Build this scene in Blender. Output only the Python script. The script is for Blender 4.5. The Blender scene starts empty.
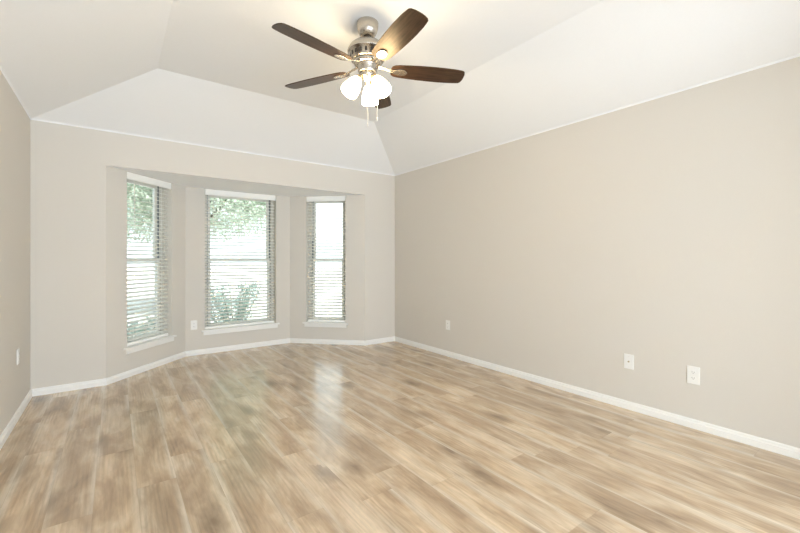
import bpy, bmesh, math, random
from mathutils import Vector, Matrix
R = math.radians
PI = math.pi
scene = bpy.context.scene
col = scene.collection

# ------------------------------------------------------------------ camera, sky, lights, exposure
cam_d = bpy.data.cameras.new('camera')
cam_d.sensor_width = 36.0
cam_d.lens = 17.475
cam_d.shift_y = -0.0096
cam_d.clip_start = 0.02
cam = bpy.data.objects.new('camera', cam_d)
cam.location = (-3.335, -4.671, 1.209)
cam.rotation_euler = (R(90), 0, -0.63332)
col.objects.link(cam)
scene.camera = cam

world = bpy.data.worlds.new('sky')
scene.world = world
world.use_nodes = True
wn = world.node_tree.nodes
wn['Background'].inputs[0].default_value = (0.88, 0.95, 1.0, 1)
wn['Background'].inputs[1].default_value = 1.95

def lamp(name, kind, energy, color, loc, rot=(0, 0, 0), **kw):
    d = bpy.data.lights.new(name, kind)
    d.energy = energy
    d.color = color
    for k, v in kw.items():
        setattr(d, k, v)
    o = bpy.data.objects.new(name, d)
    o.location = loc
    o.rotation_euler = rot
    col.objects.link(o)
    return o

lamp('sun', 'SUN', 6.5, (1.0, 0.96, 0.9), (3, -10, 12), (R(33), 0, R(28)), angle=R(2))
# added fill light inside the closed hall, shining through the rear opening
lamp('rear_fill', 'AREA', 194, (0.75, 0.875, 1.0), (-2.1, -7.0, 1.15), (R(101), 0, 0),
     shape='RECTANGLE', size=3.2, size_y=2.1)

vs = scene.view_settings
vs.view_transform = 'Standard'
vs.look = 'None'
vs.exposure = 0.28
vs.gamma = 1.0
vs.use_curve_mapping = False
try:
    scene.cycles.use_denoising = True
    scene.cycles.max_bounces = 14
    scene.cycles.diffuse_bounces = 8
    scene.cycles.transparent_max_bounces = 16
    scene.cycles.sample_clamp_indirect = 8
except Exception:
    pass

# ------------------------------------------------------------------ materials
def new_mat(name):
    m = bpy.data.materials.new(name)
    m.use_nodes = True
    return m, m.node_tree.nodes, m.node_tree.links, m.node_tree.nodes['Principled BSDF']

def plain(name, color, rough=0.5, metal=0.0, noise=0.03, scale=40, bump=0.0, spec=0.5, stretch=None):
    m, n, l, b = new_mat(name)
    b.inputs['Roughness'].default_value = rough
    b.inputs['Metallic'].default_value = metal
    b.inputs['Specular IOR Level'].default_value = spec
    tc = n.new('ShaderNodeTexCoord')
    src = tc.outputs['Object']
    if stretch:
        mp = n.new('ShaderNodeMapping')
        mp.inputs['Scale'].default_value = stretch
        l.new(src, mp.inputs[0]); src = mp.outputs[0]
    nz = n.new('ShaderNodeTexNoise')
    nz.inputs['Scale'].default_value = scale
    nz.inputs['Detail'].default_value = 4
    l.new(src, nz.inputs['Vector'])
    rp = n.new('ShaderNodeValToRGB')
    a, c = 1 - noise, 1 + noise
    rp.color_ramp.elements[0].position = 0.3
    rp.color_ramp.elements[1].position = 0.7
    rp.color_ramp.elements[0].color = (color[0]*a, color[1]*a, color[2]*a, 1)
    rp.color_ramp.elements[1].color = (min(1, color[0]*c), min(1, color[1]*c), min(1, color[2]*c), 1)
    l.new(nz.outputs[0], rp.inputs[0])
    l.new(rp.outputs[0], b.inputs['Base Color'])
    if bump:
        bp = n.new('ShaderNodeBump')
        bp.inputs['Strength'].default_value = bump
        bp.inputs['Distance'].default_value = 0.002
        l.new(nz.outputs[0], bp.inputs['Height'])
        l.new(bp.outputs[0], b.inputs['Normal'])
    return m

M = {}
M['wall'] = plain('wall_paint', (0.665, 0.63, 0.575), 0.85, noise=0.006, scale=90, bump=0.12, spec=0.25)
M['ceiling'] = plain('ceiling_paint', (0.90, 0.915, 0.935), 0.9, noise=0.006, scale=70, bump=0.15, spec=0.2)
M['trim'] = plain('white_trim', (0.86, 0.85, 0.82), 0.4, noise=0.008)
M['blind'] = plain('blind_white', (0.92, 0.915, 0.88), 0.7, noise=0.01, stretch=(1, 12, 12))
M['frame'] = plain('window_frame_almond', (0.80, 0.78, 0.73), 0.45, noise=0.01)
M['jamb'] = plain('window_jamb_tan', (0.68, 0.645, 0.58), 0.5, noise=0.02)
M['bronze'] = plain('dark_gasket', (0.13, 0.15, 0.17), 0.5, noise=0.05)
M['plate'] = plain('plate_white', (0.86, 0.85, 0.82), 0.35, noise=0.005)
M['slot'] = plain('slot_dark', (0.06, 0.055, 0.05), 0.5)
M['brass'] = plain('jack_metal', (0.45, 0.38, 0.25), 0.35, metal=1.0)
M['nickel'] = plain('brushed_nickel', (0.56, 0.51, 0.44), 0.26, metal=1.0, noise=0.06, scale=30, stretch=(1, 1, 14))
M['vent'] = plain('motor_dark', (0.05, 0.04, 0.03), 0.6)
M['bulb_base'] = plain('socket_brass', (0.72, 0.55, 0.30), 0.35, metal=1.0)
M['chain'] = plain('chain_metal', (0.8, 0.78, 0.72), 0.35, metal=0.6)
M['ground'] = plain('pale_concrete', (0.52, 0.515, 0.50), 0.9, noise=0.06, scale=6)
M['outer'] = plain('outer_brick_tone', (0.50, 0.40, 0.33), 0.9, noise=0.1, scale=12)
M['bark'] = plain('bark', (0.16, 0.12, 0.09), 0.9, noise=0.3, scale=14, bump=0.6)

def brushed(m):
    n, l = m.node_tree.nodes, m.node_tree.links
    b = n['Principled BSDF']
    t = n.new('ShaderNodeTangent'); t.direction_type = 'RADIAL'; t.axis = 'Z'
    b.inputs['Anisotropic'].default_value = 0.75
    l.new(t.outputs[0], b.inputs['Tangent'])
brushed(M['nickel'])

def thin_vinyl(m, f):
    n, l = m.node_tree.nodes, m.node_tree.links
    tr = n.new('ShaderNodeBsdfTranslucent'); tr.inputs[0].default_value = (0.92, 0.92, 0.88, 1)
    mx = n.new('ShaderNodeMixShader'); mx.inputs[0].default_value = f
    n['Principled BSDF'].inputs['Specular IOR Level'].default_value = 0.3
    l.new(n['Principled BSDF'].outputs[0], mx.inputs[1]); l.new(tr.outputs[0], mx.inputs[2])
    l.new(mx.outputs[0], n['Material Output'].inputs[0])
M['slat'] = plain('slat_white', (0.92, 0.915, 0.88), 0.7, noise=0.01, stretch=(1, 12, 12))
thin_vinyl(M['slat'], 0.35)

def leaf_mat(name, c0, c1):
    m, n, l, b = new_mat(name)
    gi = n.new('ShaderNodeNewGeometry')
    rp = n.new('ShaderNodeValToRGB')
    rp.color_ramp.elements[0].color = (*c0, 1)
    rp.color_ramp.elements[1].color = (*c1, 1)
    l.new(gi.outputs['Random Per Island'], rp.inputs[0])
    l.new(rp.outputs[0], b.inputs['Base Color'])
    b.inputs['Roughness'].default_value = 0.5
    tr = n.new('ShaderNodeBsdfTranslucent')
    l.new(rp.outputs[0], tr.inputs[0])
    mx = n.new('ShaderNodeMixShader')
    mx.inputs[0].default_value = 0.5
    l.new(b.outputs[0], mx.inputs[1]); l.new(tr.outputs[0], mx.inputs[2])
    l.new(mx.outputs[0], n['Material Output'].inputs[0])
    return m
M['leaf'] = leaf_mat('tree_leaf', (0.60, 0.66, 0.56), (0.72, 0.77, 0.68))
M['shrub'] = leaf_mat('shrub_leaf', (0.34, 0.46, 0.40), (0.48, 0.58, 0.53))

def glass_mat():
    m, n, l, b = new_mat('window_glass')
    n.remove(b)
    t = n.new('ShaderNodeBsdfTransparent')
    t.inputs[0].default_value = (0.93, 0.97, 0.96, 1)
    g = n.new('ShaderNodeBsdfGlossy')
    g.inputs['Roughness'].default_value = 0.02
    f = n.new('ShaderNodeFresnel')
    f.inputs[0].default_value = 1.3
    mx = n.new('ShaderNodeMixShader')
    l.new(f.outputs[0], mx.inputs[0]); l.new(t.outputs[0], mx.inputs[1]); l.new(g.outputs[0], mx.inputs[2])
    l.new(mx.outputs[0], n['Material Output'].inputs[0])
    return m
M['glass'] = glass_mat()

def emit_mat(name, color, strength):
    m, n, l, b = new_mat(name)
    b.inputs['Base Color'].default_value = (0.9, 0.88, 0.84, 1)
    b.inputs['Roughness'].default_value = 0.35
    b.inputs['Emission Color'].default_value = (*color, 1)
    b.inputs['Emission Strength'].default_value = strength
    nz = n.new('ShaderNodeTexNoise'); nz.inputs['Scale'].default_value = 30
    mr = n.new('ShaderNodeMapRange')
    mr.inputs['To Min'].default_value = strength*0.96; mr.inputs['To Max'].default_value = strength*1.04
    l.new(nz.outputs[0], mr.inputs[0]); l.new(mr.outputs[0], b.inputs['Emission Strength'])
    return m
M['shade'] = emit_mat('frosted_glass_lit', (1.0, 0.79, 0.48), 26.0)
M['bulb'] = emit_mat('bulb_lit', (1.0, 0.79, 0.48), 30.0)

def blade_mat():
    m, n, l, b = new_mat('dark_walnut_blade')
    tc = n.new('ShaderNodeTexCoord')
    mp = n.new('ShaderNodeMapping')
    mp.inputs['Scale'].default_value = (3, 40, 3)
    l.new(tc.outputs['Object'], mp.inputs[0])
    nz = n.new('ShaderNodeTexNoise'); nz.inputs['Scale'].default_value = 2.2
    nz.inputs['Detail'].default_value = 6; nz.inputs['Distortion'].default_value = 0.6
    l.new(mp.outputs[0], nz.inputs[0])
    rp = n.new('ShaderNodeValToRGB')
    rp.color_ramp.elements[0].position = 0.32; rp.color_ramp.elements[1].position = 0.7
    rp.color_ramp.elements[0].color = (0.018, 0.009, 0.006, 1)
    rp.color_ramp.elements[1].color = (0.070, 0.036, 0.021, 1)
    l.new(nz.outputs[0], rp.inputs[0]); l.new(rp.outputs[0], b.inputs['Base Color'])
    b.inputs['Roughness'].default_value = 0.36
    b.inputs['Specular IOR Level'].default_value = 0.45
    b.inputs['Specular Tint'].default_value = (1.0, 0.74, 0.42, 1)
    return m
M['blade'] = blade_mat()

def floor_mat():
    m, n, l, b = new_mat('oak_plank_floor')
    PW, PL = 0.18, 1.22
    def math_(op, a, bb=None, c=None):
        x = n.new('ShaderNodeMath'); x.operation = op
        for i, v in enumerate((a, bb, c)):
            if v is None: continue
            if isinstance(v, (int, float)): x.inputs[i].default_value = v
            else: l.new(v, x.inputs[i])
        return x.outputs[0]
    def comb(x, y, z=0):
        c = n.new('ShaderNodeCombineXYZ')
        for i, v in enumerate((x, y, z)):
            if isinstance(v, (int, float)): c.inputs[i].default_value = v
            else: l.new(v, c.inputs[i])
        return c.outputs[0]
    def white(v):
        w = n.new('ShaderNodeTexWhiteNoise'); w.noise_dimensions = '3D'
        l.new(v, w.inputs['Vector']); return w
    def noise(v, scale, detail=3, rough=0.5, dist=0.0):
        w = n.new('ShaderNodeTexNoise'); w.inputs['Scale'].default_value = scale
        w.inputs['Detail'].default_value = detail; w.inputs['Roughness'].default_value = rough
        w.inputs['Distortion'].default_value = dist
        l.new(v, w.inputs['Vector']); return w.outputs[0]
    def ramp(v, stops):
        r = n.new('ShaderNodeValToRGB')
        e = r.color_ramp.elements
        while len(e) < len(stops): e.new(0.5)
        for i, (p, c) in enumerate(stops):
            e[i].position = p
            e[i].color = (*c, 1) if isinstance(c, tuple) else (c, c, c, 1)
        l.new(v, r.inputs[0]); return r.outputs[0]
    def mix(f, a, bb, mode='MIX'):
        x = n.new('ShaderNodeMix'); x.data_type = 'RGBA'; x.blend_type = mode
        if isinstance(f, (int, float)): x.inputs[0].default_value = f
        else: l.new(f, x.inputs[0])
        for s, v in ((6, a), (7, bb)):
            if isinstance(v, tuple): x.inputs[s].default_value = (*v, 1)
            else: l.new(v, x.inputs[s])
        return x.outputs[2]
    tc = n.new('ShaderNodeTexCoord')
    sp = n.new('ShaderNodeSeparateXYZ'); l.new(tc.outputs['Object'], sp.inputs[0])
    X, Y = sp.outputs[0], sp.outputs[1]
    px = math_('DIVIDE', X, PW)
    i = math_('FLOOR', px); u = math_('FRACT', px)
    off = white(comb(i, 7.3)).outputs['Value']
    py = math_('ADD', math_('DIVIDE', Y, PL), off)
    j = math_('FLOOR', py); v = math_('FRACT', py)
    wid = white(comb(i, j, 1.7))
    rid = wid.outputs['Value']
    ws = n.new('ShaderNodeSeparateColor'); l.new(wid.outputs['Color'], ws.inputs[0])
    r2, r3 = ws.outputs[0], ws.outputs[1]
    sx = math_('ADD', X, math_('MULTIPLY', r2, 37.0))
    sy = math_('ADD', Y, math_('MULTIPLY', r3, 53.0))
    # broad tone running along each plank
    broad = noise(comb(math_('MULTIPLY', sx, 8.0), math_('MULTIPLY', sy, 2.2), rid), 1.0, 3, 0.55, 0.6)
    tone = ramp(broad, [(0.27, (0.335, 0.230, 0.142)), (0.42, (0.475, 0.345, 0.220)),
                        (0.55, (0.60, 0.458, 0.310)), (0.72, (0.74, 0.605, 0.44))])
    # plank to plank difference
    pl = ramp(rid, [(0.0, (0.86, 0.845, 0.83)), (0.5, (1.0, 0.99, 0.985)), (1.0, (1.08, 1.075, 1.05))])
    c = mix(1.0, tone, pl, 'MULTIPLY')
    # light streaks close to plank edges
    e = math_('ABSOLUTE', math_('SUBTRACT', u, 0.5))
    edge = ramp(e, [(0.30, 0.0), (0.47, 1.0)])
    st = ramp(noise(comb(math_('MULTIPLY', sx, 5.0), math_('MULTIPLY', sy, 0.8)), 1.0, 1), [(0.40, 0.0), (0.60, 0.75)])
    sm = n.new('ShaderNodeMix'); sm.data_type = 'RGBA'; sm.blend_type = 'MULTIPLY'
    sm.inputs[0].default_value = 1
    l.new(edge, sm.inputs[6]); l.new(st, sm.inputs[7])
    c = mix(sm.outputs[2], c, (0.74, 0.64, 0.50))
    # grain
    fine = noise(comb(math_('MULTIPLY', sx, 75.0), math_('MULTIPLY', sy, 3.5)), 1.0, 5, 0.65, 0.3)
    c = mix(1.0, c, ramp(fine, [(0.32, 0.84), (0.66, 1.08)]), 'MULTIPLY')
    mott = noise(comb(math_('MULTIPLY', sx, 24.0), math_('MULTIPLY', sy, 6.0), rid), 1.0, 4, 0.6, 1.0)
    c = mix(1.0, c, ramp(mott, [(0.30, 0.87), (0.60, 1.04)]), 'MULTIPLY')
    # cathedral arcs inside planks
    wv = n.new('ShaderNodeTexWave'); wv.wave_type = 'BANDS'; wv.bands_direction = 'X'
    wv.inputs['Scale'].default_value = 3.0; wv.inputs['Distortion'].default_value = 7.0
    wv.inputs['Detail'].default_value = 2; wv.inputs['Detail Scale'].default_value = 0.7
    l.new(comb(math_('MULTIPLY', sx, 5.0), math_('MULTIPLY', sy, 0.9), rid), wv.inputs['Vector'])
    wz = ramp(noise(comb(math_('MULTIPLY', sx, 6.0), math_('MULTIPLY', sy, 1.4), 4.0), 1.0, 1), [(0.45, 0.0), (0.65, 0.55)])
    c = mix(wz, c, mix(1.0, c, ramp(wv.outputs['Fac'], [(0.2, 0.80), (0.7, 1.06)]), 'MULTIPLY'))
    # knots: small dark ovals with a soft halo
    vo = n.new('ShaderNodeTexVoronoi'); vo.feature = 'F1'
    vo.inputs['Scale'].default_value = 1.0
    kx = math_('MULTIPLY', sx, 5.2); ky = math_('MULTIPLY', sy, 2.1)
    kd = noise(comb(math_('MULTIPLY', sx, 30.0), math_('MULTIPLY', sy, 12.0)), 1.0, 2)
    l.new(comb(math_('ADD', kx, math_('MULTIPLY', kd, 0.22)), math_('ADD', ky, math_('MULTIPLY', kd, 0.22)), 0.5), vo.inputs['Vector'])
    vs_ = n.new('ShaderNodeSeparateColor'); l.new(vo.outputs['Color'], vs_.inputs[0])
    has = ramp(vs_.outputs[0], [(0.38, 0.0), (0.46, 1.0)])
    kn = ramp(vo.outputs['Distance'], [(0.04, 0.85), (0.36, 0.0)])
    km = n.new('ShaderNodeMix'); km.data_type = 'RGBA'; km.blend_type = 'MULTIPLY'
    km.inputs[0].default_value = 1
    l.new(has, km.inputs[6]); l.new(kn, km.inputs[7])
    c = mix(km.outputs[2], c, (0.20, 0.128, 0.07))
    # seams
    s1 = math_('LESS_THAN', math_('MULTIPLY', math_('SUBTRACT', 0.5, e), PW), 0.0011)
    s2 = math_('LESS_THAN', math_('MULTIPLY', v, PL), 0.0025)
    seam = math_('MAXIMUM', s1, s2)
    c = mix(math_('MULTIPLY', seam, 0.22), c, (0.17, 0.115, 0.07))
    l.new(c, b.inputs['Base Color'])
    rr = n.new('ShaderNodeMapRange')
    rr.inputs['To Min'].default_value = 0.20; rr.inputs['To Max'].default_value = 0.27
    l.new(fine, rr.inputs[0]); l.new(rr.outputs[0], b.inputs['Roughness'])
    b.inputs['Specular IOR Level'].default_value = 0.9
    b.inputs['Coat Weight'].default_value = 0.35
    b.inputs['Coat Roughness'].default_value = 0.2
    bp = n.new('ShaderNodeBump'); bp.inputs['Strength'].default_value = 0.1; bp.inputs['Distance'].default_value = 0.0006
    l.new(math_('SUBTRACT', 1.0, seam), bp.inputs['Height']); l.new(bp.outputs[0], b.inputs['Normal'])
    return m
M['floor'] = floor_mat()

# ------------------------------------------------------------------ mesh helpers
def link(name, bm, mat, parent=None, smooth=False, bevel=0.0, mats=None):
    bmesh.ops.recalc_face_normals(bm, faces=bm.faces)
    me = bpy.data.meshes.new(name)
    bm.to_mesh(me); bm.free()
    for mm in (mats or [mat]):
        me.materials.append(mm)
    if smooth:
        for p in me.polygons: p.use_smooth = True
    o = bpy.data.objects.new(name, me)
    col.objects.link(o)
    if parent: o.parent = parent
    if bevel:
        bv = o.modifiers.new('bevel', 'BEVEL'); bv.width = bevel; bv.segments = 2
        bv.limit_method = 'ANGLE'; bv.angle_limit = R(40)
    return o

def empty(name, loc=(0, 0, 0), rz=0.0, parent=None):
    o = bpy.data.objects.new(name, None)
    o.empty_display_size = 0.1
    o.location = loc; o.rotation_euler = (0, 0, rz)
    col.objects.link(o)
    if parent: o.parent = parent
    return o

def tag(o, label=None, cat=None, group=None, kind=None):
    if label: o['label'] = label
    if cat: o['category'] = cat
    if group: o['group'] = group
    if kind: o['kind'] = kind
    return o

def struct(o, label, cat):
    return tag(o, label, cat, kind='structure')

def box(bm, x0, x1, y0, y1, z0, z1):
    v = [bm.verts.new(p) for p in ((x0,y0,z0),(x1,y0,z0),(x1,y1,z0),(x0,y1,z0),(x0,y0,z1),(x1,y0,z1),(x1,y1,z1),(x0,y1,z1))]
    for f in ((0,3,2,1),(4,5,6,7),(0,1,5,4),(1,2,6,5),(2,3,7,6),(3,0,4,7)):
        bm.faces.new([v[i] for i in f])
    return v

def prism(bm, pts, z0, z1):
    a = [bm.verts.new((p[0], p[1], z0)) for p in pts]
    b = [bm.verts.new((p[0], p[1], z1)) for p in pts]
    n = len(pts)
    bm.faces.new(a[::-1]); bm.faces.new(b)
    for i in range(n):
        bm.faces.new((a[i], a[(i+1) % n], b[(i+1) % n], b[i]))

def lathe(bm, prof, seg=40, axis_m=None, cap0=True, cap1=True):
    rings = []
    for r, z in prof:
        if r < 1e-6:
            rings.append([bm.verts.new((0, 0, z))])
        else:
            rings.append([bm.verts.new((r*math.cos(2*PI*k/seg), r*math.sin(2*PI*k/seg), z)) for k in range(seg)])
    for a, b in zip(rings, rings[1:]):
        for k in range(seg):
            k2 = (k+1) % seg
            if len(a) == 1 and len(b) == 1: continue
            if len(a) == 1: bm.faces.new((a[0], b[k], b[k2]))
            elif len(b) == 1: bm.faces.new((a[k], a[k2], b[0]))
            else: bm.faces.new((a[k], a[k2], b[k2], b[k]))
    if cap0 and len(rings[0]) > 1: bm.faces.new(rings[0][::-1])
    if cap1 and len(rings[-1]) > 1: bm.faces.new(rings[-1])
    if axis_m is not None:
        vs_ = [v for r in rings for v in r]
        bmesh.ops.transform(bm, matrix=axis_m, verts=vs_)

def tube(bm, pts, rad, seg=10):
    pts = [Vector(p) for p in pts]
    rads = rad if isinstance(rad, (list, tuple)) else [rad]*len(pts)
    rings = []
    for i, p in enumerate(pts):
        d = (pts[min(i+1, len(pts)-1)] - pts[max(i-1, 0)]).normalized()
        up = Vector((0, 0, 1)) if abs(d.z) < 0.9 else Vector((1, 0, 0))
        a = d.cross(up).normalized(); b = d.cross(a)
        rings.append([bm.verts.new(p + (a*math.cos(2*PI*k/seg) + b*math.sin(2*PI*k/seg))*rads[i]) for k in range(seg)])
    for a, b in zip(rings, rings[1:]):
        for k in range(seg):
            bm.faces.new((a[k], a[(k+1) % seg], b[(k+1) % seg], b[k]))
    bm.faces.new(rings[0][::-1]); bm.faces.new(rings[-1])

# ------------------------------------------------------------------ room layout
W = 3.933; H = 2.44; HT = 2.805; YB = -4.95; SOF = 2.105
C = [Vector((-3.405, 0)), Vector((-2.63, 0.785)), Vector((-1.30, 0.785)), Vector((-0.515, 0))]
poly = [Vector((-W, 0))] + C + [Vector((0, 0))]
def offset(pts, d):
    """mitred offset to the left of travel; end points move square to their segment"""
    out = []
    for i, p in enumerate(pts):
        nn = []
        if i > 0:
            t = (p - pts[i-1]).normalized(); nn.append(Vector((-t.y, t.x)))
        if i < len(pts)-1:
            t = (pts[i+1] - p).normalized(); nn.append(Vector((-t.y, t.x)))
        if len(nn) == 1: out.append(p + nn[0]*d)
        else:
            b = (nn[0] + nn[1]).normalized()
            out.append(p + b*(d / b.dot(nn[0])))
    return out
WT = 0.20
outer = offset(poly, WT)

# floor: room rectangle plus the bay, slab with thickness
bm = bmesh.new()
prism(bm, [(-W, YB-3.0), (0, YB-3.0), (0, 0)] + [tuple(c) for c in C[::-1]] + [(-W, 0)], -0.12, 0.0)
struct(link('floor', bm, M['floor']), 'light oak plank floor running through the room and bay', 'floor')

# ceiling: sloped border rising to a flat raised centre
TX0, TX1, TY0, TY1 = -3.047, -0.90, YB+0.85, -0.845
bm = bmesh.new()
o4 = [(-W, YB), (0, YB), (0, 0), (-W, 0)]
i4 = [(TX0, TY0), (TX1, TY0), (TX1, TY1), (TX0, TY1)]
ov = [bm.verts.new((x, y, H)) for x, y in o4]
iv = [bm.verts.new((x, y, HT)) for x, y in i4]
for k in range(4):
    bm.faces.new((ov[k], ov[(k+1) % 4], iv[(k+1) % 4], iv[k]))
bm.faces.new(iv)
uo = [bm.verts.new((x + (0.2 if x == 0 else -0.2), y + (0.2 if y == 0 else -0.2), H)) for x, y in o4]
uv = [bm.verts.new((x, y, HT+0.15)) for x, y in i4]
for k in range(4):
    bm.faces.new((uo[k], uv[k], uv[(k+1) % 4], uo[(k+1) % 4]))
    bm.faces.new((ov[k], uo[k], uo[(k+1) % 4], ov[(k+1) % 4]))
bm.faces.new(uv)
struct(link('ceiling', bm, M['ceiling']), 'pale painted tray ceiling with four sloped sides', 'ceiling')

# side walls and the wall behind the camera
bm = bmesh.new(); box(bm, 0, WT, YB-WT, WT, 0, H)
struct(link('wall_right', bm, M['wall']), 'long plain beige wall on the right with two outlets and a jack', 'wall')
bm = bmesh.new(); box(bm, -W-WT, -W, YB-WT, WT, 0, H)
struct(link('wall_left', bm, M['wall']), 'short stretch of beige wall at the left edge', 'wall')
bm = bmesh.new()
box(bm, -W, -3.85, YB-WT, YB, 0, H); box(bm, -0.55, 0, YB-WT, YB, 0, H); box(bm, -3.85, -0.55, YB-WT, YB, 2.2, H)  # opening added behind the camera, its width chosen for the fill light
struct(link('wall_rear', bm, M['wall']), 'beige wall with a wide opening added for the fill light behind the viewer', 'wall')
bm = bmesh.new()  # added unseen hall: holds the fill light and keeps the sun out
box(bm, -W-0.2, -W, YB-3.0, YB-WT, 0, H); box(bm, 0, 0.2, YB-3.0, YB-WT, 0, H); box(bm, -W-0.2, 0.2, YB-3.2, YB-3.0, 0, H)
box(bm, -W-0.2, 0.2, YB-3.2, YB-WT, H, H+0.1)
struct(link('wall_added_hall', bm, M['wall']), 'unseen beige hall walls added around the rear fill light', 'wall')

# back wall: two flat pieces and the header over the bay
bm = bmesh.new()
prism(bm, [poly[0], poly[1], outer[1], outer[0]], 0, H)
prism(bm, [poly[4], poly[5], outer[5], outer[4]], 0, H)
bh = bmesh.new()
struct(link('wall_back', bm, M['wall']), 'two narrow beige wall pieces either side of the window bay', 'wall')
prism(bh, C, SOF+0.012, H)
box(bh, C[0].x, C[3].x, 0, 0.008, SOF, SOF+0.012)
o_s = link('wall_header', bh, M['wall'])
struct(o_s, 'beige header over the window bay', 'wall')
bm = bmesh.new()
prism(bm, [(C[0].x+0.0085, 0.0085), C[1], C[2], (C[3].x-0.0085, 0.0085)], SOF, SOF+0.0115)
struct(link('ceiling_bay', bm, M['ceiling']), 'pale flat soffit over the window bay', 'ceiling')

# each bay wall: two piers and the piece under the window
SILL = 0.285
WIN = [(0.242, 0.872), (0.22, 1.13), (0.244, 0.828)]
names = ['wall_bay_left', 'wall_bay_center', 'wall_bay_right']
labs = ['left angled beige wall of the bay around its narrow window',
        'middle beige wall of the bay around the wide window',
        'right angled beige wall of the bay around its narrow window']
for i in range(3):
    a, b = C[i], C[i+1]; oa, ob = outer[i+1], outer[i+2]
    t = (b-a).normalized(); nn = Vector((-t.y, t.x))
    s0, s1 = WIN[i]
    p0, p1 = a + t*s0, a + t*s1
    q0, q1 = p0 + nn*WT, p1 + nn*WT
    bm = bmesh.new()
    prism(bm, [a, p0, q0, oa], 0, SOF)
    prism(bm, [p1, b, ob, q1], 0, SOF)
    prism(bm, [p0, p1, q1, q0], 0, SILL)
    prism(bm, [a, b, ob, oa], SOF, H)
    struct(link(names[i], bm, M['wall']), labs[i], 'wall')

# ------------------------------------------------------------------ baseboards and the thin ceiling bead
def sweep(bm, pts, prof, inward):
    """profile (distance from wall, z) swept along plan points; inward = +1/-1 side"""
    offs = [offset(pts, inward*d) for d, z in prof]
    n = len(prof)
    grid = [[bm.verts.new((offs[k][i].x, offs[k][i].y, prof[k][1])) for k in range(n)] for i in range(len(pts))]
    for g0, g1 in zip(grid, grid[1:]):
        for k in range(n):
            k2 = (k+1) % n
            bm.faces.new((g0[k], g0[k2], g1[k2], g1[k]))
    bm.faces.new(grid[0]); bm.faces.new(grid[-1][::-1])
BP = [(0, 0), (0.015, 0), (0.015, 0.040), (0.0105, 0.046), (0.0095, 0.057), (0.005, 0.064), (0, 0.064)]
bm = bmesh.new(); sweep(bm, poly, BP, -1)
struct(link('baseboard_back', bm, M['trim']), 'white baseboard following the back wall and bay', 'baseboard')
bm = bmesh.new(); sweep(bm, [Vector((0, 0)), Vector((0, YB))], BP, -1)
struct(link('baseboard_right', bm, M['trim']), 'white baseboard along the long right wall', 'baseboard')
bm = bmesh.new(); sweep(bm, [Vector((-W, YB)), Vector((-W, 0))], BP, -1)
struct(link('baseboard_left', bm, M['trim']), 'white baseboard along the left wall', 'baseboard')
CP = [(0, H-0.009), (0, H), (0.009, H+0.003), (0.006, H-0.005)]
for k, (pts, nm) in enumerate((([Vector((-W, 0)), Vector((0, 0))], 'back'),
                               ([Vector((0, 0)), Vector((0, YB))], 'right'),
                               ([Vector((-W, YB)), Vector((-W, 0))], 'left'))):
    bm = bmesh.new(); sweep(bm, pts, CP, -1)
    struct(link('trim_%d' % (k+1), bm, M['ceiling']), 'thin white bead where the %s wall meets the ceiling' % nm, 'trim')

# ------------------------------------------------------------------ windows and blinds (local: x along wall, y outward, z up)
MID = 1.195
def make_window(idx, label):
    a, b = C[idx], C[idx+1]
    t = (b-a).normalized()
    rz = math.atan2(t.y, t.x)
    s0, s1 = WIN[idx]
    w = s1 - s0
    p = a + t*s0
    root = empty('window_%d' % (idx+1), (p.x, p.y, 0), rz)
    struct(root, label, 'window')
    # outer frame
    bm = bmesh.new(); f = 0.042
    box(bm, 0, f, 0.105, 0.185, SILL, SOF); box(bm, w-f, w, 0.105, 0.185, SILL, SOF)
    box(bm, f, w-f, 0.105, 0.185, SOF-f, SOF); box(bm, f, w-f, 0.105, 0.185, SILL, SILL+0.04)
    link('frame', bm, M['jamb'], root)
    # dark gap between frame and sashes
    bm = bmesh.new()
    for x0 in (f, w-f-0.011):
        box(bm, x0, x0+0.011, 0.135, 0.18, SILL+0.04, SOF-f)
    link('gasket', bm, M['bronze'], root)
    # sashes
    for nm, z0, z1, y0 in (('lower_sash', SILL+0.04, MID+0.02, 0.115), ('upper_sash', MID-0.02, SOF-f, 0.15)):
        bm = bmesh.new(); g = 0.034; x0, x1 = f+0.011, w-f-0.011
        box(bm, x0, x0+g, y0, y0+0.03, z0, z1); box(bm, x1-g, x1, y0, y0+0.03, z0, z1)
        box(bm, x0+g, x1-g, y0, y0+0.03, z0, z0+0.042); box(bm, x0+g, x1-g, y0, y0+0.03, z1-0.036, z1)
        if nm == 'lower_sash':
            for xx in (w*0.32, w*0.68):
                box(bm, xx-0.03, xx+0.03, y0-0.012, y0, z1-0.022, z1-0.002)
        s = link(nm, bm, M['frame'], root, bevel=0.002)
        bm = bmesh.new()
        box(bm, x0+g-0.004, x1-g+0.004, y0+0.012, y0+0.017, z0+0.038, z1-0.032)
        link('glass_pane', bm, M['glass'], s)
    # stool and apron
    bm = bmesh.new()
    box(bm, 0.001, w-0.001, -0.005, 0.105, SILL, SILL+0.019)
    box(bm, -0.042, w+0.042, -0.032, -0.0005, SILL, SILL+0.019)
    link('sill', bm, M['trim'], root, bevel=0.003)
    bm = bmesh.new()
    box(bm, -0.018, w+0.018, -0.016, -0.0005, SILL-0.046, SILL-0.0005)
    link('apron', bm, M['trim'], root, bevel=0.002)
    return root, w

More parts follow.
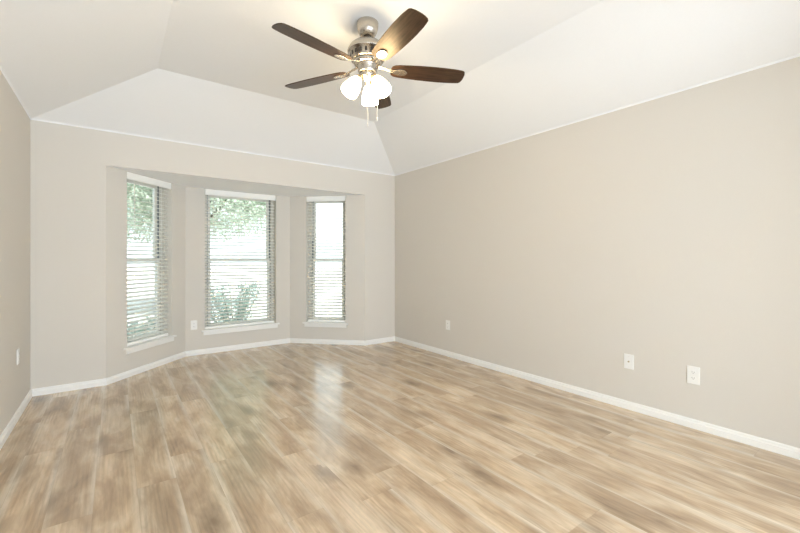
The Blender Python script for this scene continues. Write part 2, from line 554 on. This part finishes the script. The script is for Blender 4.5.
def make_blind(idx, label, wand_x):
    a, b = C[idx], C[idx+1]
    t = (b-a).normalized()
    s0, s1 = WIN[idx]
    w = s1 - s0
    p = a + t*s0
    root = empty('window_blind', (p.x, p.y, 0), math.atan2(t.y, t.x))
    tag(root, label, 'blind', 'white slatted blinds in the bay windows')
    top = SOF - 0.002
    bm = bmesh.new()          # valance with short returns
    box(bm, 0.004, w-0.004, 0.004, 0.016, top-0.074, top)
    box(bm, 0.004, 0.012, 0.016, 0.034, top-0.074, top)
    box(bm, w-0.012, w-0.004, 0.016, 0.034, top-0.074, top)
    link('valance', bm, M['blind'], root, bevel=0.003)
    bm = bmesh.new(); box(bm, 0.010, w-0.010, 0.036, 0.086, top-0.05, top)
    link('head_rail', bm, M['blind'], root)
    y0, y1 = 0.036, 0.086
    zb = SILL + 0.021
    bm = bmesh.new(); box(bm, 0.010, w-0.010, y0, y1, zb, zb+0.03)
    link('bottom_rail', bm, M['blind'], root, bevel=0.004)
    bm = bmesh.new()
    z = top-0.095; pitch = 0.0445; tilt = R(-14)
    while z > zb + 0.05:
        vv = []
        for sgn in (-1, 0, 1):
            yy = (y0+y1)/2 + sgn*0.025*math.cos(tilt)
            zz = z - sgn*0.025*math.sin(tilt) + (0.0018 if sgn == 0 else 0)
            vv.append([(0.010, yy, zz), (w-0.010, yy, zz)])
        th = 0.003
        lo = [[bm.verts.new(q) for q in r] for r in vv]
        hi = [[bm.verts.new((q[0], q[1], q[2]+th)) for q in r] for r in vv]
        for k in range(2):
            bm.faces.new((lo[k][0], lo[k+1][0], lo[k+1][1], lo[k][1]))
            bm.faces.new((hi[k][0], hi[k][1], hi[k+1][1], hi[k+1][0]))
            bm.faces.new((lo[k][0], hi[k][0], hi[k+1][0], lo[k+1][0]))
            bm.faces.new((lo[k][1], lo[k+1][1], hi[k+1][1], hi[k][1]))
        bm.faces.new((lo[0][0], lo[0][1], hi[0][1], hi[0][0]))
        bm.faces.new((lo[2][0], hi[2][0], hi[2][1], lo[2][1]))
        z -= pitch
    link('slats', bm, M['slat'], root)
    for xx in ([0.12, w-0.12] if w < 0.8 else [0.13, w/2, w-0.13]):
        bm = bmesh.new()
        for yy in (y0-0.001, y1+0.001):
            tube(bm, [(xx, yy, zb+0.02), (xx, yy, top-0.05)], 0.0009, 6)
        link('ladder_cord', bm, M['blind'], root)
    bm = bmesh.new()
    tube(bm, [(wand_x, 0.026, top-0.05), (wand_x, 0.024, top-0.12), (wand_x+0.002, 0.022, top-0.62)], 0.0035, 8)
    link('tilt_wand', bm, M['chain'], root)

wl = ['narrow tall window in the left angled bay wall', 'wide window in the middle bay wall',
      'narrow tall window in the right angled bay wall']
bl = ['white slatted blind on the narrow window left of the bay',
      'wide white slatted blind on the middle window of the bay',
      'white slatted blind on the narrow window right of the bay']
for i in range(3):
    make_window(i, wl[i])
    make_blind(i, bl[i], [0.12, 0.10, 0.09][i])

# ------------------------------------------------------------------ wall plates
def plate_base(name, loc, rz, label, cat, w=0.073, h=0.118, group=None):
    root = empty(name, loc, rz)           # local: x along wall, -y into room, z up
    tag(root, label, cat, group)
    bm = bmesh.new(); box(bm, -w/2, w/2, -0.006, 0, -h/2, h/2)
    link('cover_plate', bm, M['plate'], root, bevel=0.003)
    return root
def duplex(root):
    for s in (1, -1):
        bm = bmesh.new()
        pts = [(0.0165*math.cos(q), 0.0145*math.sin(q)) for q in [2*PI*k/24 for k in range(24)]]
        a = [bm.verts.new((x, -0.0085, s*0.0205+z)) for x, z in pts]
        b = [bm.verts.new((x, -0.006, s*0.0205+z)) for x, z in pts]
        bm.faces.new(a); bm.faces.new(b[::-1])
        for k in range(24): bm.faces.new((a[k], a[(k+1) % 24], b[(k+1) % 24], b[k]))
        r = link('receptacle', bm, M['plate'], root)
        bm = bmesh.new()
        box(bm, -0.0075, -0.0055, -0.0089, -0.0083, s*0.0205-0.002, s*0.0205+0.007)
        box(bm, 0.0055, 0.0075, -0.0089, -0.0083, s*0.0205-0.002, s*0.0205+0.006)
        box(bm, -0.002, 0.002, -0.0089, -0.0083, s*0.0205-0.009, s*0.0205-0.005)
        link('slots', bm, M['slot'], r)
    bm = bmesh.new()
    lathe(bm, [(0.003, 0.006), (0.003, 0.0072), (0.0, 0.0074)], 12, Matrix.Rotation(R(90), 4, 'X'))
    link('screw', bm, M['chain'], root)
def decora(root):
    bm = bmesh.new(); box(bm, -0.0165, 0.0165, -0.0082, -0.006, -0.033, 0.033)
    r = link('receptacle', bm, M['plate'], root, bevel=0.001)
    bm = bmesh.new()
    for s in (1, -1):
        z = s*0.017
        box(bm, -0.0075, -0.0055, -0.0087, -0.0081, z-0.003, z+0.006)
        box(bm, 0.0055, 0.0075, -0.0087, -0.0081, z-0.003, z+0.005)
        box(bm, -0.002, 0.002, -0.0087, -0.0081, z-0.010, z-0.006)
    link('slots', bm, M['slot'], r)

G = 'white outlets on the walls'
RW = R(-90)   # local -y faces -x (into the room from the right wall)
r = plate_base('wall_outlet', (0, -1.137, 0.387), RW, 'white outlet low on the right wall nearest the bay corner', 'outlet', group=G); duplex(r)
r = plate_base('wall_outlet', (0, -3.675, 0.378), RW, 'white outlet low on the right wall nearest the viewer', 'outlet', w=0.078, h=0.126, group=G); duplex(r)
r = plate_base('wall_jack', (0, -3.243, 0.383), RW, 'white cable jack plate with one small dark socket on the right wall', 'jack')
bm = bmesh.new()
lathe(bm, [(0.0072, 0.006), (0.0072, 0.008), (0.0048, 0.0082), (0.0048, 0.017), (0.0, 0.017)], 6, Matrix.Rotation(R(90), 4, 'X'))
link('coax_connector', bm, M['brass'], r)
for z in (0.042, -0.042):
    bm = bmesh.new()
    lathe(bm, [(0.003, 0.006), (0.003, 0.0072), (0.0, 0.0074)], 12, Matrix.Translation((0, 0, z)) @ Matrix.Rotation(R(90), 4, 'X'))
    link('screw', bm, M['chain'], r)
tC = (C[2]-C[1]).normalized(); pC = C[1] + tC*0.094
r = plate_base('wall_outlet', (pC.x, pC.y, 0.379), 0, 'white outlet in the bay between left and middle windows', 'outlet', group=G); duplex(r)
r = plate_base('wall_outlet', (-W, -0.56, 0.465), R(90), 'white outlet seen edge on at the left wall', 'outlet', group=G); duplex(r)

# ------------------------------------------------------------------ ceiling fan
FX, FY = -1.958, -2.424
fan = empty('ceiling_fan', (FX, FY, 0))
tag(fan, 'brushed nickel ceiling fan with five dark wood blades and three lit glass shades', 'ceiling fan')
def fan_part(name, prof, mat, seg=48, parent=None):
    bm = bmesh.new(); lathe(bm, prof, seg)
    return link(name, bm, mat, parent or fan, smooth=True)
can = fan_part('canopy', [(0.0, 2.805), (0.071, 2.805), (0.0735, 2.801), (0.0735, 2.790), (0.072, 2.770), (0.066, 2.745), (0.055, 2.722),
                    (0.042, 2.710), (0.030, 2.706), (0.027, 2.712), (0.0, 2.716)], M['nickel'])
fan_part('downrod', [(0.0125, 2.73), (0.0125, 2.665)], M['nickel'], 20)
fan_part('hanger_ball', [(0.0, 2.722), (0.020, 2.717), (0.027, 2.709), (0.023, 2.699), (0.013, 2.692)], M['vent'], 24)
mot = fan_part('motor_housing', [(0.0, 2.683), (0.022, 2.683), (0.027, 2.678), (0.062, 2.673), (0.094, 2.660), (0.118, 2.640), (0.132, 2.616),
                           (0.136, 2.602), (0.133, 2.594), (0.118, 2.588), (0.113, 2.552), (0.102, 2.543), (0.0, 2.543)], M['nickel'])
bm = bmesh.new()
for k in range(20):
    q = 2*PI*k/20
    vv = box(bm, 0.109, 0.1175, -0.0075, 0.0075, 2.558, 2.584)
    bmesh.ops.transform(bm, matrix=Matrix.Rotation(q, 4, 'Z'), verts=vv)
link('vent_slots', bm, M['vent'], mot)
fan_part('flywheel', [(0.0, 2.545), (0.090, 2.545), (0.094, 2.535), (0.088, 2.520), (0.0, 2.520)], M['nickel'])
fan_part('switch_housing', [(0.0, 2.522), (0.066, 2.522), (0.069, 2.517), (0.066, 2.511), (0.064, 2.508), (0.064, 2.472), (0.060, 2.464),
                            (0.050, 2.460), (0.0, 2.460)], M['nickel'])
fit = fan_part('light_fitter', [(0.0, 2.462), (0.048, 2.462), (0.052, 2.452), (0.050, 2.440), (0.040, 2.428), (0.026, 2.420), (0.020, 2.405),
                          (0.012, 2.398), (0.0, 2.396)], M['nickel'])
def blade_outline():
    up = [(0.160, 0.024), (0.166, 0.042), (0.184, 0.055), (0.215, 0.0615), (0.28, 0.067), (0.36, 0.072), (0.44, 0.0745), (0.52, 0.0745), (0.60, 0.071),
          (0.640, 0.0665), (0.660, 0.063), (0.672, 0.053), (0.679, 0.030), (0.681, 0.010)]
    return up + [(x, -y) for x, y in up[::-1]]
PITCH = R(-12)
BZ = 2.495
for k in range(5):
    az = R(190.45) - k*2*PI/5
    bm = bmesh.new()
    pts = blade_outline()
    a = [bm.verts.new((x, y, -0.003)) for x, y in pts]; b = [bm.verts.new((x, y, 0.003)) for x, y in pts]
    n = len(pts)
    bm.faces.new(a[::-1]); bm.faces.new(b)
    for q in range(n): bm.faces.new((a[q], a[(q+1) % n], b[(q+1) % n], b[q]))
    bl_o = link('blade', bm, M['blade'], fan, bevel=0.0015)
    bl_o.location = (0, 0, BZ)
    bl_o.rotation_euler = Matrix.Rotation(az, 3, 'Z').to_euler()
    bl_o.rotation_euler = (Matrix.Rotation(az, 3, 'Z') @ Matrix.Rotation(PITCH, 3, 'X')).to_euler()
    # blade iron: arm from the flywheel, widening to a rounded leaf under the blade
    bm = bmesh.new()
    up = [(0.075, 0.016), (0.12, 0.011), (0.16, 0.012), (0.185, 0.020), (0.21, 0.029), (0.235, 0.030), (0.255, 0.025), (0.268, 0.014), (0.272, 0.004)]
    pts = up + [(x, -y) for x, y in up[::-1]]
    def zc(x): return 0.020 - 0.027*min(1, max(0, (x-0.09)/0.09))
    a = [bm.verts.new((x, y, zc(x)-0.0035)) for x, y in pts]; b = [bm.verts.new((x, y, zc(x)+0.0035)) for x, y in pts]
    n = len(pts); h = len(up)
    for q in range(h-1):
        bm.faces.new((a[q], a[q+1], a[n-2-q], a[n-1-q])); bm.faces.new((b[q], b[n-1-q], b[n-2-q], b[q+1]))
    for q in range(n): bm.faces.new((a[q], a[(q+1) % n], b[(q+1) % n], b[q]))
    link('blade_bracket', bm, M['nickel'], bl_o, bevel=0.002)
    for sx, sy in ((0.222, 0.016), (0.222, -0.016), (0.254, 0.0)):
        bm = bmesh.new()
        lathe(bm, [(0.0, -0.0135), (0.004, -0.0125), (0.0045, -0.0100)], 10, Matrix.Translation((sx, sy, 0)))
        link('bracket_screw', bm, M['nickel'], bl_o)
for k in range(3):
    az = R(50 + 120*k)
    m4 = Matrix.Rotation(az, 4, 'Z')
    TL = R(32)
    neck = Vector((0.058, 0, 2.425))
    arm = bmesh.new()
    tube(arm, [(0.030, 0, 2.442), (0.046, 0, 2.440), (0.058, 0, 2.430), (0.064, 0, 2.418)], [0.010, 0.010, 0.011, 0.012], 14)
    bmesh.ops.transform(arm, matrix=m4, verts=arm.verts)
    # local: mouth points along -z, tilted outward
    T = m4 @ Matrix.Translation((0.062, 0, 2.422)) @ Matrix.Rotation(-TL, 4, 'Y')
    bm = bmesh.new()
    prof = [(0.022, -0.010), (0.028, -0.016), (0.036, -0.030), (0.046, -0.055), (0.054, -0.085), (0.0585, -0.112), (0.0585, -0.128), (0.055, -0.138),
            (0.051, -0.137), (0.0545, -0.127), (0.0545, -0.112), (0.050, -0.086), (0.042, -0.058), (0.032, -0.033), (0.024, -0.0195), (0.018, -0.014)]
    lathe(bm, prof + [prof[0]], 32, T, False, False)
    sh = link('light_shade', bm, M['shade'], fan, smooth=True)
    ao = link('socket_arm', arm, M['nickel'], sh, smooth=True)
    bm = bmesh.new()
    lathe(bm, [(0.0, 0.012), (0.017, 0.010), (0.024, 0.0), (0.025, -0.014), (0.021, -0.018), (0.0, -0.018)], 28, T)
    link('shade_cap', bm, M['bulb_base'], sh, smooth=True)
    bm = bmesh.new()
    lathe(bm, [(0.0, -0.018), (0.012, -0.02), (0.013, -0.042), (0.026, -0.065), (0.028, -0.080), (0.022, -0.097), (0.0, -0.106)], 20, T)
    link('bulb', bm, M['bulb'], sh, smooth=True)
for (x, y, ln) in ((-0.030, -0.052, 0.36), (0.045, -0.040, 0.30)):
    bm = bmesh.new()
    z0 = 2.466
    tube(bm, [(x, y, z0), (x*1.1, y*1.1, z0-0.02), (x*1.1, y*1.1, z0-ln)], 0.0018, 6)
    ch = link('pull_chain', bm, M['chain'], fan)
    bm = bmesh.new()
    lathe(bm, [(0.0, 0.0), (0.003, -0.004), (0.0045, -0.018), (0.003, -0.026), (0.0, -0.028)], 12, Matrix.Translation((x*1.1, y*1.1, z0-ln)))
    link('chain_pendant', bm, M['chain'], ch, smooth=True)

# ------------------------------------------------------------------ outside
bm = bmesh.new()
box(bm, -60, 60, 1.2, 90, -0.5, -0.25)
struct(link('ground', bm, M['ground']), 'pale sunlit paving outside the windows', 'ground')

def foliage(bm, centre, rad, n, size, rng, shell=0.55):
    cx, cy, cz = centre
    for _ in range(n):
        while True:
            d = Vector((rng.uniform(-1, 1), rng.uniform(-1, 1), rng.uniform(-1, 1)))
            if 0.05 < d.length <= 1: break
        d = d.normalized() * (shell + (1-shell)*rng.random())
        p = Vector((cx + d.x*rad[0], cy + d.y*rad[1], cz + d.z*rad[2]))
        s = size*rng.uniform(0.6, 1.3)
        m = Matrix.Translation(p) @ Matrix.Rotation(rng.uniform(0, 2*PI), 4, 'Z') @ Matrix.Rotation(rng.uniform(-1.2, 1.2), 4, 'X')
        v = [bm.verts.new(m @ Vector(q)) for q in ((0, -s, 0), (0.45*s, -0.2*s, 0.1*s), (0, s, 0), (-0.45*s, -0.2*s, 0.1*s))]
        bm.faces.new(v)

def tree(name, x, y, trunk_h, blobs, n, size, label, seed, cat='tree', mat='leaf'):
    rng = random.Random(seed)
    root = empty(name, (x, y, -0.25))
    tag(root, label, cat)
    bm = bmesh.new()
    tube(bm, [(0, 0, -0.02), (0.05, 0.02, trunk_h*0.5), (0, 0, trunk_h)], [0.17, 0.14, 0.11], 12)
    for b in blobs:
        tube(bm, [(0, 0, trunk_h*0.85), (b[0]*0.5, b[1]*0.5, (trunk_h+b[2])*0.5), (b[0]*0.8, b[1]*0.8, b[2])], [0.09, 0.06, 0.02], 8)
    link('trunk', bm, M['bark'], root)
    bm = bmesh.new()
    for b in blobs:
        foliage(bm, b[:3], b[3:6], n, size, rng)
    link('crown', bm, M[mat], root)
    return root
tree('shade_tree', -1.35, 7.6, 2.6, [(-1.6, 0, 4.3, 2.0, 2.0, 1.9), (0.6, 0.3, 4.6, 2.1, 2.0, 2.0), (-0.4, -0.6, 5.6, 2.2, 2.0, 1.8),
      (1.6, 0.2, 4.2, 1.3, 1.4, 1.5), (-2.9, 0.2, 4.6, 1.5, 1.6, 1.7), (0.2, -0.3, 3.2, 2.6, 1.6, 1.25), (-2.0, -0.3, 3.1, 2.2, 1.6, 1.3)], 13000, 0.06, 'broad leafy tree seen through the left and middle windows', 5)

def shrub(name, x, y, h, w, n, label, seed, stems=9, size=0.03):
    rng = random.Random(seed)
    root = empty(name, (x, y, -0.25))
    tag(root, label, 'shrub')
    bm = bmesh.new(); lf = bmesh.new()
    for k in range(stems):
        q = rng.uniform(0, 2*PI); lean = rng.uniform(0.15, 1.0)*w/2
        hh = h*rng.uniform(0.65, 0.98)
        pts = [(0.03*math.cos(q), 0.03*math.sin(q), -0.02), (lean*0.45*math.cos(q), lean*0.45*math.sin(q), hh*0.5), (lean*math.cos(q), lean*math.sin(q), hh)]
        tube(bm, pts, [0.010, 0.007, 0.003], 6)
        for _ in range(n//stems):
            f = rng.uniform(0.35, 1.0)
            c0 = Vector(pts[1]).lerp(Vector(pts[2]), (f-0.5)*2) if f > 0.5 else Vector(pts[0]).lerp(Vector(pts[1]), f*2)
            foliage(lf, c0, (0.11, 0.11, 0.09), 1, size, rng, 0.2)
    link('stems', bm, M['bark'], root)
    link('leaves', lf, M['shrub'], root)
shrub('bush', -1.78, 1.95, 1.12, 1.3, 2300, 'airy grey green bush outside the middle window', 11, 18)
shrub('bush', -3.05, 1.75, 0.68, 0.8, 1200, 'low bush outside the left window', 8, 11)
